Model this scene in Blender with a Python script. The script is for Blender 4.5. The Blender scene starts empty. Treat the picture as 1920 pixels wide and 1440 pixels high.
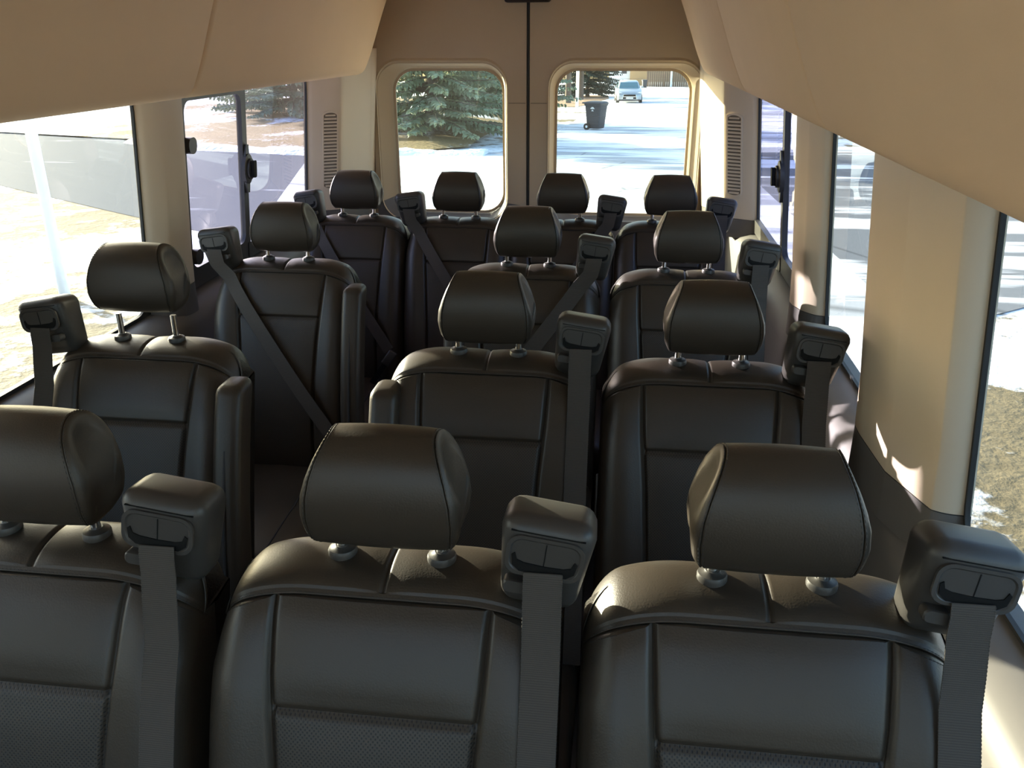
import bpy, bmesh, math, random
from math import sin, cos, pi, radians, exp, sqrt
from mathutils import Vector, Matrix

random.seed(7)
SC = bpy.context.scene
COL = SC.collection

# ------------------------------------------------------------------ camera
YAW, PITCH, ROLL, FPX = 0.1297, 0.3853, -0.0042, 1600.0
cam_d = bpy.data.cameras.new('camera')
cam = bpy.data.objects.new('camera', cam_d)
COL.objects.link(cam)
cam.location = (0.417, -0.862, 1.64)
_fw = Vector((-sin(YAW) * cos(PITCH), cos(YAW) * cos(PITCH), -sin(PITCH)))
_rt0 = Vector((cos(YAW), sin(YAW), 0))
_up0 = _rt0.cross(_fw)
_rt = _rt0 * cos(ROLL) + _up0 * sin(ROLL)
_up = _up0 * cos(ROLL) - _rt0 * sin(ROLL)
cam.rotation_euler = Matrix((_rt, _up, -_fw)).transposed().to_euler()
cam_d.sensor_width = 36.0
cam_d.sensor_fit = 'HORIZONTAL'
cam_d.lens = FPX / 1920.0 * 36.0
cam_d.clip_start = 0.02
cam_d.clip_end = 800
SC.camera = cam

# ------------------------------------------------------------------ sky, sun, exposure
SUN_AZ, SUN_EL = 55.5, 11.5          # azimuth from the rear axis towards the -X side
world = bpy.data.worlds.new('sky')
SC.world = world
world.use_nodes = True
wn = world.node_tree
wn.nodes.clear()
wo = wn.nodes.new('ShaderNodeOutputWorld')
bg = wn.nodes.new('ShaderNodeBackground')
sky = wn.nodes.new('ShaderNodeTexSky')
sky.sky_type = 'NISHITA'
sky.sun_disc = False
sky.sun_elevation = radians(SUN_EL + 6)
sky.sun_rotation = radians(-SUN_AZ)
sky.air_density = 1.0
sky.dust_density = 3.0
bg.inputs['Strength'].default_value = 0.24
wn.links.new(sky.outputs[0], bg.inputs[0])
wn.links.new(bg.outputs[0], wo.inputs[0])

sun_d = bpy.data.lights.new('sun', 'SUN')
sun = bpy.data.objects.new('sun', sun_d)
COL.objects.link(sun)
_s = Vector((-sin(radians(SUN_AZ)) * cos(radians(SUN_EL)), cos(radians(SUN_AZ)) * cos(radians(SUN_EL)), sin(radians(SUN_EL))))
sun.rotation_euler = _s.to_track_quat('Z', 'Y').to_euler()
sun.location = (-10, 10, 8)
sun_d.energy = 9.5
sun_d.angle = radians(0.6)
sun_d.color = (1.0, 0.83, 0.60)

SC.view_settings.view_transform = 'Standard'
SC.view_settings.look = 'None'
SC.view_settings.gamma = 1.0
SC.view_settings.exposure = 1.76
SC.view_settings.use_curve_mapping = False
SC.cycles.diffuse_bounces = 8
SC.cycles.max_bounces = 14
SC.cycles.transparent_max_bounces = 32

# ------------------------------------------------------------------ materials
def srgb(r, g, b):
    f = lambda c: (c / 255 / 12.92) if c / 255 <= 0.04045 else ((c / 255 + 0.055) / 1.055) ** 2.4
    return (f(r), f(g), f(b), 1)

class MT:
    """small node helper"""
    def __init__(s, name):
        s.m = bpy.data.materials.new(name)
        s.m.use_nodes = True
        s.t = s.m.node_tree
        s.t.nodes.clear()
        s.out = s.n('ShaderNodeOutputMaterial')
    def n(s, typ, **kw):
        nd = s.t.nodes.new(typ)
        for k, v in kw.items():
            setattr(nd, k, v)
        return nd
    def l(s, a, b):
        s.t.links.new(a, b)
    def coord(s, which='Object', scale=(1, 1, 1), rot=(0, 0, 0)):
        tc = s.n('ShaderNodeTexCoord')
        mp = s.n('ShaderNodeMapping')
        mp.inputs['Scale'].default_value = scale
        mp.inputs['Rotation'].default_value = rot
        s.l(tc.outputs[which], mp.inputs[0])
        return mp.outputs[0]
    def noise(s, vec, scale, detail=3, rough=0.5):
        nd = s.n('ShaderNodeTexNoise')
        nd.inputs['Scale'].default_value = scale
        nd.inputs['Detail'].default_value = detail
        nd.inputs['Roughness'].default_value = rough
        s.l(vec, nd.inputs['Vector'])
        return nd.outputs[0]
    def ramp(s, fac, stops):
        r = s.n('ShaderNodeValToRGB')
        while len(r.color_ramp.elements) < len(stops):
            r.color_ramp.elements.new(0.5)
        for e, (p, c) in zip(r.color_ramp.elements, stops):
            e.position = p
            e.color = c if len(c) == 4 else (*c, 1)
        s.l(fac, r.inputs[0])
        return r.outputs[0]
    def math(s, op, a, b=None, c=None):
        nd = s.n('ShaderNodeMath', operation=op)
        for i, v in enumerate((a, b, c)):
            if v is None: continue
            if isinstance(v, (int, float)): nd.inputs[i].default_value = v
            else: s.l(v, nd.inputs[i])
        return nd.outputs[0]
    def mix(s, fac, a, b):
        nd = s.n('ShaderNodeMix', data_type='RGBA')
        for sock, v in ((nd.inputs[0], fac), (nd.inputs[6], a), (nd.inputs[7], b)):
            if isinstance(v, (int, float)): sock.default_value = v
            elif isinstance(v, tuple): sock.default_value = v
            else: s.l(v, sock)
        return nd.outputs[2]
    def bump(s, h, strength=0.2, dist=0.001):
        b = s.n('ShaderNodeBump')
        b.inputs['Strength'].default_value = strength
        b.inputs['Distance'].default_value = dist
        s.l(h, b.inputs['Height'])
        return b.outputs[0]
    def bsdf(s, col, rough=0.5, metal=0.0, normal=None, spec=0.5, sheen=0.0):
        p = s.n('ShaderNodeBsdfPrincipled')
        if isinstance(col, tuple): p.inputs['Base Color'].default_value = col
        else: s.l(col, p.inputs['Base Color'])
        if isinstance(rough, (int, float)): p.inputs['Roughness'].default_value = rough
        else: s.l(rough, p.inputs['Roughness'])
        p.inputs['Metallic'].default_value = metal
        p.inputs['Specular IOR Level'].default_value = spec
        if sheen: p.inputs['Sheen Weight'].default_value = sheen
        if normal is not None: s.l(normal, p.inputs['Normal'])
        s.l(p.outputs[0], s.out.inputs[0])
        return p

def mat_plain(name, col, rough=0.5, metal=0.0, nscale=600, bump=0.15, dist=0.0004, var=0.06, spec=0.5, sheen=0.0):
    m = MT(name)
    v = m.coord()
    nz = m.noise(v, nscale, 2)
    big = m.noise(v, 6.0, 2)
    c = m.mix(big, tuple(x * (1 - var) for x in col[:3]) + (1,), tuple(min(1, x * (1 + var)) for x in col[:3]) + (1,))
    m.bsdf(c, rough, metal, m.bump(nz, bump, dist) if bump else None, spec, sheen)
    return m.m

M = {}
LEA = (0.036, 0.0278, 0.0200, 1)
M['leather'] = mat_plain('black_leather', LEA, 0.42, nscale=420, bump=0.35, dist=0.0006, spec=0.45)
def perf():
    m = MT('perforated_leather')
    v = m.coord(scale=(1, 0.0, 1), rot=(0, radians(45), 0))
    vo = m.n('ShaderNodeTexVoronoi')
    vo.inputs['Scale'].default_value = 260
    vo.inputs['Randomness'].default_value = 0.0
    m.l(v, vo.inputs['Vector'])
    hole = m.ramp(vo.outputs['Distance'], [(0.22, (0, 0, 0)), (0.32, (1, 1, 1))])
    c = m.mix(hole, (0.006, 0.006, 0.006, 1), LEA)
    m.bsdf(c, 0.5, 0, m.bump(hole, 0.4, 0.0006))
    return m.m
M['perf'] = perf()
M['stitch'] = mat_plain('dark_thread', (0.022, 0.020, 0.020, 1), 0.7, bump=0)
def belt():
    m = MT('belt_webbing')
    v = m.coord()
    w = m.n('ShaderNodeTexWave')
    w.inputs['Scale'].default_value = 130
    w.bands_direction = 'Z'
    m.l(v, w.inputs['Vector'])
    n = m.noise(v, 900, 1)
    h = m.math('ADD', w.outputs[1], n)
    c = m.mix(w.outputs[1], (0.050, 0.044, 0.038, 1), (0.070, 0.061, 0.053, 1))
    m.bsdf(c, 0.72, 0, m.bump(h, 0.3, 0.0005), 0.3)
    return m.m
M['belt'] = belt()
M['plastic'] = mat_plain('black_plastic', (0.040, 0.037, 0.034, 1), 0.42, nscale=900, bump=0.2, dist=0.0003)
M['plastic_dk'] = mat_plain('deep_black_plastic', (0.004, 0.004, 0.004, 1), 0.7, bump=0, spec=0.2)
M['rubber'] = mat_plain('black_rubber', (0.010, 0.010, 0.010, 1), 0.6, bump=0.1)
M['grey_trim'] = mat_plain('grey_trim_plastic', (0.120, 0.112, 0.106, 1), 0.55, nscale=700, bump=0.2, dist=0.0004)
M['cream_trim'] = mat_plain('cream_trim_plastic', (0.58, 0.49, 0.37, 1), 0.55, nscale=700, bump=0.15, dist=0.0004, var=0.03)
M['headliner'] = mat_plain('cream_headliner_fabric', (0.74, 0.53, 0.33, 1), 0.9, nscale=1200, bump=0.3, dist=0.0006, var=0.03, spec=0.15)
M['door_trim'] = mat_plain('shaded_cream_door_trim', (0.46, 0.365, 0.245, 1), 0.65, nscale=800, bump=0.2, dist=0.0004, var=0.03)  # cream, darkened in colour to carry the shade on the rear doors
M['seam_dark'] = mat_plain('dark_seam_fabric', (0.16, 0.13, 0.10, 1), 0.9, bump=0)  # dark tone for the panel joints and vent backing
M['floor'] = mat_plain('dark_floor_vinyl', (0.035, 0.034, 0.034, 1), 0.7, nscale=200, bump=0.2)
M['chrome'] = mat_plain('chrome', (0.75, 0.74, 0.72, 1), 0.16, 1.0, bump=0, var=0.0)
M['white_paint'] = mat_plain('white_paint', (0.88, 0.88, 0.86, 1), 0.5, bump=0)
M['sticker_g'] = mat_plain('green_sticker', (0.15, 0.55, 0.06, 1), 0.5, bump=0)
M['sticker_p'] = mat_plain('purple_sticker', (0.08, 0.02, 0.05, 1), 0.5, bump=0)

def glass(name, tint, dust=0.02, dustcol=(0.9, 0.9, 0.9, 1)):
    m = MT(name)
    tr = m.n('ShaderNodeBsdfTransparent')
    tr.inputs[0].default_value = tint
    gl = m.n('ShaderNodeBsdfGlossy')
    gl.inputs['Roughness'].default_value = 0.01
    fr = m.n('ShaderNodeFresnel')
    fr.inputs['IOR'].default_value = 1.45
    geo = m.n('ShaderNodeNewGeometry')
    # a thin pane: keep the Fresnel of air to glass on both faces
    fr2 = m.math('MULTIPLY', fr.outputs[0], m.math('SUBTRACT', 1.0, geo.outputs['Backfacing']))
    mx = m.n('ShaderNodeMixShader')
    m.l(fr2, mx.inputs[0]); m.l(tr.outputs[0], mx.inputs[1]); m.l(gl.outputs[0], mx.inputs[2])
    tl = m.n('ShaderNodeBsdfTranslucent')
    tl.inputs[0].default_value = dustcol
    mx2 = m.n('ShaderNodeMixShader')
    v = m.coord()
    d = m.noise(v, 3.0, 3)
    m.l(m.math('MULTIPLY', d, dust * 2), mx2.inputs[0])
    m.l(mx.outputs[0], mx2.inputs[1]); m.l(tl.outputs[0], mx2.inputs[2])
    m.l(mx2.outputs[0], m.out.inputs[0])
    return m.m
M['glass'] = glass('side_window_glass', (0.82, 0.88, 0.90, 1), 0.003)
M['glass_tint'] = glass('tinted_window_glass', (0.72, 0.75, 0.89, 1), 0.006)
M['glass_rear'] = glass('rear_window_glass', (0.84, 0.91, 0.90, 1), 0.003)
M['glass_cab'] = glass('cab_glass', (0.93, 0.95, 0.95, 1), 0.0)

# ------------------------------------------------------------------ mesh helpers
def mesh(name, verts, faces, sharp=None):
    me = bpy.data.meshes.new(name)
    me.from_pydata([tuple(v) for v in verts], [], faces)
    me.validate()
    bm = bmesh.new(); bm.from_mesh(me)
    bmesh.ops.recalc_face_normals(bm, faces=bm.faces)
    bm.to_mesh(me); bm.free()
    me.polygons.foreach_set('use_smooth', [True] * len(me.polygons))
    me.set_sharp_from_angle(angle=radians(40 if sharp is None else sharp))
    return me

def obj(name, me, mat, parent=None, loc=None, rot=None):
    o = bpy.data.objects.new(name, me)
    if not me.materials: me.materials.append(mat if not isinstance(mat, str) else M[mat])
    COL.objects.link(o)
    if parent is not None: o.parent = parent
    if loc: o.location = loc
    if rot: o.rotation_euler = rot
    return o

def empty(name, loc, rz=0, size=0.1):
    e = bpy.data.objects.new(name, None)
    e.empty_display_size = size
    e.location = loc
    e.rotation_euler = (0, 0, rz)
    COL.objects.link(e)
    return e

def tag(o, label=None, cat=None, group=None, kind=None):
    if label: o['label'] = label
    if cat: o['category'] = cat
    if group: o['group'] = group
    if kind: o['kind'] = kind
    return o

class G:
    """collects verts and faces"""
    def __init__(s): s.v = []; s.f = []
    def add(s, vs, fs):
        b = len(s.v); s.v += [tuple(v) for v in vs]; s.f += [tuple(i + b for i in f) for f in fs]
    def loft(s, loops, closed=True, cap0=False, cap1=False):
        n = len(loops[0]); b = len(s.v)
        for L in loops: s.v += [tuple(p) for p in L]
        m = n if closed else n - 1
        for i in range(len(loops) - 1):
            for j in range(m):
                k = (j + 1) % n
                s.f.append((b + i * n + j, b + i * n + k, b + (i + 1) * n + k, b + (i + 1) * n + j))
        if cap0: s.f.append(tuple(b + j for j in range(n)))
        if cap1: s.f.append(tuple(b + (len(loops) - 1) * n + j for j in range(n)))
    def box(s, a, b):
        x0, y0, z0 = a; x1, y1, z1 = b
        s.add([(x0, y0, z0), (x1, y0, z0), (x1, y1, z0), (x0, y1, z0), (x0, y0, z1), (x1, y0, z1), (x1, y1, z1), (x0, y1, z1)],
              [(0, 3, 2, 1), (4, 5, 6, 7), (0, 1, 5, 4), (1, 2, 6, 5), (2, 3, 7, 6), (3, 0, 4, 7)])
    def tube(s, pts, r, n=8, cap=True):
        pts = [Vector(p) for p in pts]
        loops = []
        for i, p in enumerate(pts):
            t = (pts[min(i + 1, len(pts) - 1)] - pts[max(i - 1, 0)]).normalized()
            a = t.cross(Vector((0, 0, 1)))
            if a.length < 1e-3: a = t.cross(Vector((1, 0, 0)))
            a.normalize(); b = t.cross(a)
            rr = r[i] if isinstance(r, (list, tuple)) else r
            loops.append([p + a * (rr * cos(2 * pi * k / n)) + b * (rr * sin(2 * pi * k / n)) for k in range(n)])
        s.loft(loops, True, cap, cap)
    def lathe(s, prof, n=20, c=(0, 0, 0)):
        loops = [[(c[0] + r * cos(2 * pi * k / n), c[1] + r * sin(2 * pi * k / n), c[2] + z) for k in range(n)] for r, z in prof]
        s.loft(loops, True, True, True)
    def mesh(s, name, sharp=None): return mesh(name, s.v, s.f, sharp)

def rbox(name, size, r, seg=3, fn=None):
    """bevelled box centred on the origin"""
    bm = bmesh.new()
    bmesh.ops.create_cube(bm, size=1)
    for v in bm.verts: v.co = Vector((v.co.x * size[0], v.co.y * size[1], v.co.z * size[2]))
    bmesh.ops.bevel(bm, geom=list(bm.edges), offset=r, segments=seg, affect='EDGES', profile=0.5)
    if fn:
        for v in bm.verts: v.co = Vector(fn(*v.co))
    me = bpy.data.meshes.new(name)
    bm.to_mesh(me); bm.free()
    me.polygons.foreach_set('use_smooth', [True] * len(me.polygons))
    me.set_sharp_from_angle(angle=radians(50))
    return me

def lerp(a, b, t): return a + (b - a) * t
def interp(x, pts):
    if x <= pts[0][0]: return pts[0][1]
    for (x0, y0), (x1, y1) in zip(pts, pts[1:]):
        if x <= x1: return lerp(y0, y1, (x - x0) / (x1 - x0))
    return pts[-1][1]
def spline(pts, n):
    """closed=False Catmull-Rom through pts, n samples per span"""
    out = []
    P = [Vector(p) for p in pts]
    for i in range(len(P) - 1):
        p0 = P[i - 1] if i else P[i] * 2 - P[i + 1]
        p1, p2 = P[i], P[i + 1]
        p3 = P[i + 2] if i + 2 < len(P) else P[i + 1] * 2 - P[i]
        for k in range(n):
            t = k / n
            out.append(0.5 * ((2 * p1) + (p2 - p0) * t + (2 * p0 - 5 * p1 + 4 * p2 - p3) * t * t + (3 * p1 - p0 - 3 * p2 + p3) * t ** 3))
    out.append(P[-1])
    return out

def rrect(x0, x1, y0, y1, r, n=6):
    """rounded rectangle, corner order +x+y, -x+y, -x-y, +x-y"""
    pts = []
    for cx, cy, a0 in ((x1 - r, y1 - r, 0), (x0 + r, y1 - r, 90), (x0 + r, y0 + r, 180), (x1 - r, y0 + r, 270)):
        for k in range(n + 1):
            a = radians(a0 + 90 * k / n)
            pts.append((cx + r * cos(a), cy + r * sin(a)))
    return pts
def rect_match(x0, x1, y0, y1, inner, n=6):
    """points on a rectangle matched to rrect() points"""
    out = []
    h = n // 2
    cor = [(x1, y1), (x0, y1), (x0, y0), (x1, y0)]
    for c in range(4):
        arc = inner[c * (n + 1):(c + 1) * (n + 1)]
        a, b = arc[0], arc[-1]
        cx, cy = cor[c]
        s = (cx, a[1]) if c % 2 == 0 else (a[0], cy)
        e = (b[0], cy) if c % 2 == 0 else (cx, b[1])
        for k in range(n + 1):
            if k <= h: t = k / h; out.append((lerp(s[0], cx, t), lerp(s[1], cy, t)))
            else: t = (k - h) / (n - h); out.append((lerp(cx, e[0], t), lerp(cy, e[1], t)))
    return out

# ================================================================== THE VAN SHELL
def gx(z): return 0.98 - 0.085 * (z - 0.88)        # half width at the glass
ZB, ZT = 0.88, 1.53                                # window opening
REAR = 3.15

# floor (drops slightly to the rear) and ceiling
g = G(); 
def fz(y): return -0.0184 * y
g.add([(-.92, -2.5, fz(-2.5)), (.92, -2.5, fz(-2.5)), (.92, 3.2, fz(3.2)), (-.92, 3.2, fz(3.2)),
       (-.92, -2.5, -.2), (.92, -2.5, -.2), (.92, 3.2, -.2), (-.92, 3.2, -.2)],
      [(0, 1, 2, 3), (4, 7, 6, 5), (0, 4, 5, 1), (1, 5, 6, 2), (2, 6, 7, 3), (3, 7, 4, 0)])
tag(obj('floor', g.mesh('floor'), 'floor'), 'dark grey vinyl floor of the van', None, None, 'structure')
g = G()
prof = [(-.99, 1.50), (-.95, 1.70), (-.85, 1.86), (-.6, 1.95), (0, 1.98), (.6, 1.95), (.85, 1.86), (.95, 1.70), (.99, 1.50)]
prof2 = [(x * 1.05, z + (.04 if abs(x) < .9 else 0.02)) for x, z in prof]
lp = [[(x, y, z) for x, z in prof] + [(x, y, z) for x, z in reversed(prof2)] for y in (-2.0, 3.22)]
g.loft(lp, True, True, True)
tag(obj('ceiling', g.mesh('ceiling'), 'headliner'), 'cream headliner over the whole van', None, None, 'structure')

def hole_panel(g, outer, hole, r, mp, depth, hole2=None, r2=None, n=6, back=True):
    """flat panel with a rounded hole; mp(a, b, d) maps panel coords + depth into space"""
    hi = rrect(*hole, r, n)
    ho = rect_match(*outer, hi, n)
    h2 = rrect(*(hole2 or hole), r2 or r, n)
    loops = [[mp(a, b, 0) for a, b in ho], [mp(a, b, 0) for a, b in hi], [mp(a, b, depth) for a, b in h2]]
    if back: loops += [[mp(a, b, depth) for a, b in ho], [mp(a, b, 0) for a, b in ho]]
    g.loft(loops, True)

def side(sx):
    nm = 'left' if sx < 0 else 'right'
    # window spans along y: cab door, front, middle, sliding
    if sx < 0: wins = [(-2.1, -1.15), (-.95, .33), (.69, 1.44), (1.66, 2.80)]
    else:      wins = [(-2.1, -1.15), (-.95, .39), (.86, 1.44), (1.66, 2.80)]
    bounds = [-2.4] + [(a[1] + b[0]) / 2 for a, b in zip(wins, wins[1:])] + [3.2]
    mp = lambda a, b, d: (sx * (gx(b) + d), a, b)
    # lower panel with its ledge: the main mesh of the wall
    pf = [(.985, .872), (.955, .868), (.918, .852), (.900, .835), (.893, .81), (.885, .70), (.878, .45), (.872, .08), (.872, -.12), (1.02, -.12), (1.03, .5), (1.015, .872)]
    g = G()
    ys = [-2.4, -1.0, 0, 1.0, 2.0, 2.80, 3.16]
    g.loft([[(sx * x, y, z) for x, z in pf] for y in ys], True, True, True)
    wall = obj('wall_' + nm, g.mesh('wall_' + nm), 'grey_trim')
    tag(wall, ('grey plastic lower side wall of the van below the ' + ('sunny street-side windows' if sx < 0 else 'shaded icy-side windows')), None, None, 'structure')
    # upper skin with the window openings
    g = G()
    for (a, b), c0, c1 in zip(wins, bounds, bounds[1:]):
        hole_panel(g, (c0, c1, .80, 1.60), (a, b, ZB, ZT), .075, mp, .006)
    obj('window_skin', g.mesh('window_skin', 30), 'rubber', wall)
    # pillars
    def pillar(name, plan, flare=1.0):
        for nm2, z0, z1, mt in (('pillar_lower_trim', .845, .935, 'grey_trim'), (name, .937, 1.56, 'cream_trim')):
            g = G(); zs = [lerp(z0, z1, k / 6) for k in range(7)]
            loops = []
            for z in zs:
                e = .012 * max(0, (1.02 - z) / .17) ** 1.5
                pl = [Vector((d + (e if 0 < i < len(plan) - 1 else 0), y, 0)) for i, (d, y) in enumerate(plan)]
                sm = spline([(p.x, p.y, 0) for p in pl], 4)
                loops.append([(sx * (gx(z) - p.x), p.y, z) for p in sm] + [(sx * (gx(z) + .01), plan[-1][1], z), (sx * (gx(z) + .01), plan[0][1], z)])
            g.loft(loops, True, True, True)
            obj(nm2, g.mesh(nm2, 50), mt, wall)
    if sx > 0:
        pillar('window_pillar', [(.002, .3925), (.020, .395), (.040, .404), (.046, .415), (.062, .47), (.078, .525), (.081, .545), (.085, .63), (.087, .70), (.080, .745), (.045, .80), (.010, .840), (.002, .8575)])
    else:
        pillar('window_pillar', [(.002, .3325), (.020, .335), (.065, .355), (.074, .37), (.080, .43), (.0825, .49), (.080, .55), (.070, .59), (.040, .64), (.010, .675), (.002, .6875)])
    pillar('window_pillar', [(.002, 1.4425), (.022, 1.452), (.048, 1.485), (.055, 1.505), (.068, 1.55), (.064, 1.595), (.030, 1.636), (.002, 1.6575)])
    pillar('window_pillar', [(.004, -1.17), (.05, -1.13), (.06, -1.05), (.05, -.97), (.004, -.93)])
    # corner pillar: from the sliding window to the rear door
    cp = [(.002, 2.8025), (.016, 2.806), (.030, 2.812), (.076, 2.838), (.123, 2.866), (.134, 2.880), (.143, 2.91), (.165, 2.99), (.190, 3.09), (.198, 3.11), (.205, 3.135), (.206, 3.17)]
    for nm2, z0, z1, mt in (('corner_pillar_lower_trim', .845, .925, 'grey_trim'), ('corner_pillar', .927, 1.60, 'cream_trim')):
        g = G(); loops = []
        for k in range(7):
            z = lerp(z0, z1, k / 6)
            sm = spline([(d, y, 0) for d, y in cp], 4)
            loops.append([(sx * (gx(z) - p.x), p.y, z) for p in sm] + [(sx * (gx(z) + .01), 3.17, z), (sx * (gx(z) + .01), 2.795, z)])
        g.loft(loops, True, True, True)
        obj(nm2, g.mesh(nm2, 50), mt, wall)
    # louvre vent on the corner pillar
    vent = G(); vz0, vz1, vy0, vy1 = 1.025, 1.345, 2.832, 2.861
    pd = lambda y: interp(y, [(p[1], p[0]) for p in cp])
    fr_o = rrect(vy0 - .003, vy1 + .003, vz0 - .008, vz1 + .008, .016, 6)
    fr_i = rrect(vy0, vy1, vz0, vz1, .0135, 6)
    vp = lambda y, z, d: (sx * (gx(z) - pd(y) - d * .49), y - d * .87, z)
    vent.loft([[vp(y, z, -.002) for y, z in fr_o], [vp(y, z, .005) for y, z in fr_o], [vp(y, z, .005) for y, z in fr_i], [vp(y, z, -.004) for y, z in fr_i]], True)
    vb = obj('vent_frame', vent.mesh('vent_frame', 30), 'cream_trim', wall)
    gb = G(); gb.add([vp(y, z, .0008) for y, z in fr_i], [tuple(range(len(fr_i)))])
    obj('vent_backing', gb.mesh('vent_backing'), 'seam_dark', vb)
    ns = 22
    for k in range(ns):
        z = lerp(vz0 + .01, vz1 - .01, k / (ns - 1))
        q = min(z - vz0, vz1 - z); ins = .005 * max(0, 1 - q / .03)
        gs = G()
        a, b = vy0 + ins, vy1 - ins
        gs.add([vp(a, z - .003, .0), vp(b, z - .003, .0), vp(b, z + .004, .0), vp(a, z + .004, .0),
                vp(a, z - .0045, .006), vp(b, z - .0045, .006), vp(b, z + .0005, .0065), vp(a, z + .0005, .0065)],
               [(0, 3, 2, 1), (4, 5, 6, 7), (0, 1, 5, 4), (1, 2, 6, 5), (2, 3, 7, 6), (3, 0, 4, 7)])
        obj('slat', gs.mesh('slat', 20), 'cream_trim', vb)
    # glass panes and gaskets
    for i, (a, b) in enumerate(wins):
        win = empty('window_%d' % ({-1: 1, 1: 5}[sx] + i), (sx * gx(ZB), (a + b) / 2, ZB))
        kind = ['cab door window pane', 'long front side window', 'middle side window', 'sliding side window with a black latch'][i]
        tag(win, '%s of the van, %s' % (kind, 'facing the sunny street corner' if sx < 0 else 'facing the icy shaded ground'), None, None, 'structure')
        ox, oy, oz = win.location
        def W(a_, b_, d_): 
            p = mp(a_, b_, d_); return (p[0] - ox, p[1] - oy, p[2] - oz)
        fo, fi = rrect(a - .002, b + .002, ZB - .002, ZT + .002, .077), rrect(a + .004, b - .004, ZB + .004, ZT - .004, .071)
        gk = G()
        gk.loft([[W(y, z, .005) for y, z in fo], [W(y, z, -.003) for y, z in fo], [W(y, z, -.003) for y, z in fi], [W(y, z, .005) for y, z in fi]], True)
        obj('gasket', gk.mesh('gasket', 30), 'rubber', win)
        def pane(y0, y1, z0, z1, r, d, mt):
            lo = rrect(y0, y1, z0, z1, r)
            q = G(); q.loft([[W(y, z, d) for y, z in lo], [W(y, z, d + .004) for y, z in lo]], True, True, True)
            return obj('pane', q.mesh('pane', 30), mt, win)
        if i < 3:
            pane(a - .003, b + .003, ZB - .003, ZT + .003, .077, .001, 'glass_cab' if i == 0 else 'glass')
        else:
            ym = 2.14
            pane(ym - .01, b + .003, ZB - .003, ZT + .003, .05, .006, 'glass_tint')
            pane(a + .05, ym + .01, ZB + .05, ZT - .06, .03, .002, 'glass_tint')
            # black frame of the sliding half
            s_o = rrect(a - .002, ym + .022, ZB - .002, ZT + .002, .03)
            s_i = rrect(a + .05, ym - .016, ZB + .062, ZT - .065, .035)
            q = G(); q.loft([[W(y, z, .010) for y, z in s_o], [W(y, z, -.009) for y, z in s_o], [W(y, z, -.009) for y, z in s_i], [W(y, z, .010) for y, z in s_i]], True)
            sf = obj('sliding_frame', q.mesh('sliding_frame', 30), 'plastic', win)
            # lower bar under the fixed half
            s_o = rrect(ym, b - .004, ZB - .002, ZB + .055, .008)
            q = G(); q.loft([[W(y, z, .010) for y, z in s_o], [W(y, z, -.012) for y, z in s_o]], True, True, True)
            obj('sill_bar', q.mesh('sill_bar', 30), 'plastic', win)
            # round latch on the mullion
            zc = 1.205
            lt = G()
            for rr, d0, d1 in ((.046, -.008, -.022), (.032, -.022, -.032)):
                loops = []
                for d_, f in ((d0, 1), (d1, 1), (d1 - .003, .8)):
                    loops.append([W(ym + rr * f * .8 * cos(t * pi / 12) + .003, zc + rr * f * 1.15 * sin(t * pi / 12), d_) for t in range(24)])
                lt.loft(loops, True, True, True)
            la = obj('latch', lt.mesh('latch', 35), 'plastic', win)
            gr = G()
            gr.loft([[W(ym + y, zc + z, d) for y, z in rrect(-.012, .014, -.030, .030, .008, 3)] for d in (-.032, -.045, -.047)], True, True, True)
            obj('latch_grip', gr.mesh('latch_grip', 35), 'plastic_dk', la)
            for s2 in (-1, 1):
                tp = G(); tp.loft([[W(ym + y, zc + s2 * z, d) for y, z in ((-.018, .035), (.020, .035), (.014, .085), (-.004, .085))] for d in (-.008, -.018)], True, True, True)
                obj('latch_plate', tp.mesh('latch_plate', 35), 'plastic', la)
            for zz in (1.335, .985):
                st = G(); st.loft([[W(a + .045 + y, zz + z, d) for y, z in rrect(-.02, .033, -.025, .025, .024, 6)] for d in (-.008, -.026, -.032)], True, True, True)
                obj('slide_stop', st.mesh('slide_stop', 35), 'plastic', win)
            if sx < 0:
                for yy, mt in ((a + .082, 'sticker_p'), (a + .11, 'sticker_g')):
                    q = G(); q.loft([[W(yy + .010 * cos(t * pi / 8), ZB + .098 + .013 * sin(t * pi / 8), d) for t in range(16)] for d in (.0015, .0005)], True, True, True)
                    obj('sticker', q.mesh('sticker', 35), mt, win)
    # headliner duct along the roof edge, in fabric covered sections
    dp = [(.53, 1.93), (.575, 1.86), (.612, 1.78), (.648, 1.69), (.682, 1.60), (.706, 1.545), (.722, 1.515), (.742, 1.4985), (.770, 1.494), (.84, 1.502), (.95, 1.515)]
    cuts = [-1.6, 1.40, 2.985] if sx < 0 else [-1.6, .60, 1.62, 2.985]
    first = None
    for k, (a, b) in enumerate(zip(cuts, cuts[1:])):
        q = G(); sm = spline([(x, z, 0) for x, z in dp], 3)
        loops = []
        for y, ins in ((a + .003, .022), (a + .004, .010), (a + .008, .003), (a + .016, 0), ((a + b) / 2, 0), (b - .016, 0), (b - .008, .003), (b - .004, .010), (b - .003, .022)):
            loops.append([(sx * (p.x + ins), y, p.y + ins * .6) for p in sm] + [(sx * .97, y, 1.90)])
        q.loft(loops, True, True, True)
        o = obj('trim_%d' % ((1 if sx < 0 else 3) + k), q.mesh('duct_section', 50), 'headliner')
        place = (['long forward', 'rear'] if sx < 0 else ['long forward', 'short middle', 'rear'])[k]
        tag(o, 'cream fabric headliner duct section, %s one above the %s windows' % (place, 'sunny street-side' if sx < 0 else 'shaded icy-side'), None, None, 'structure')
    return wall

side(-1)
side(1)

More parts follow.
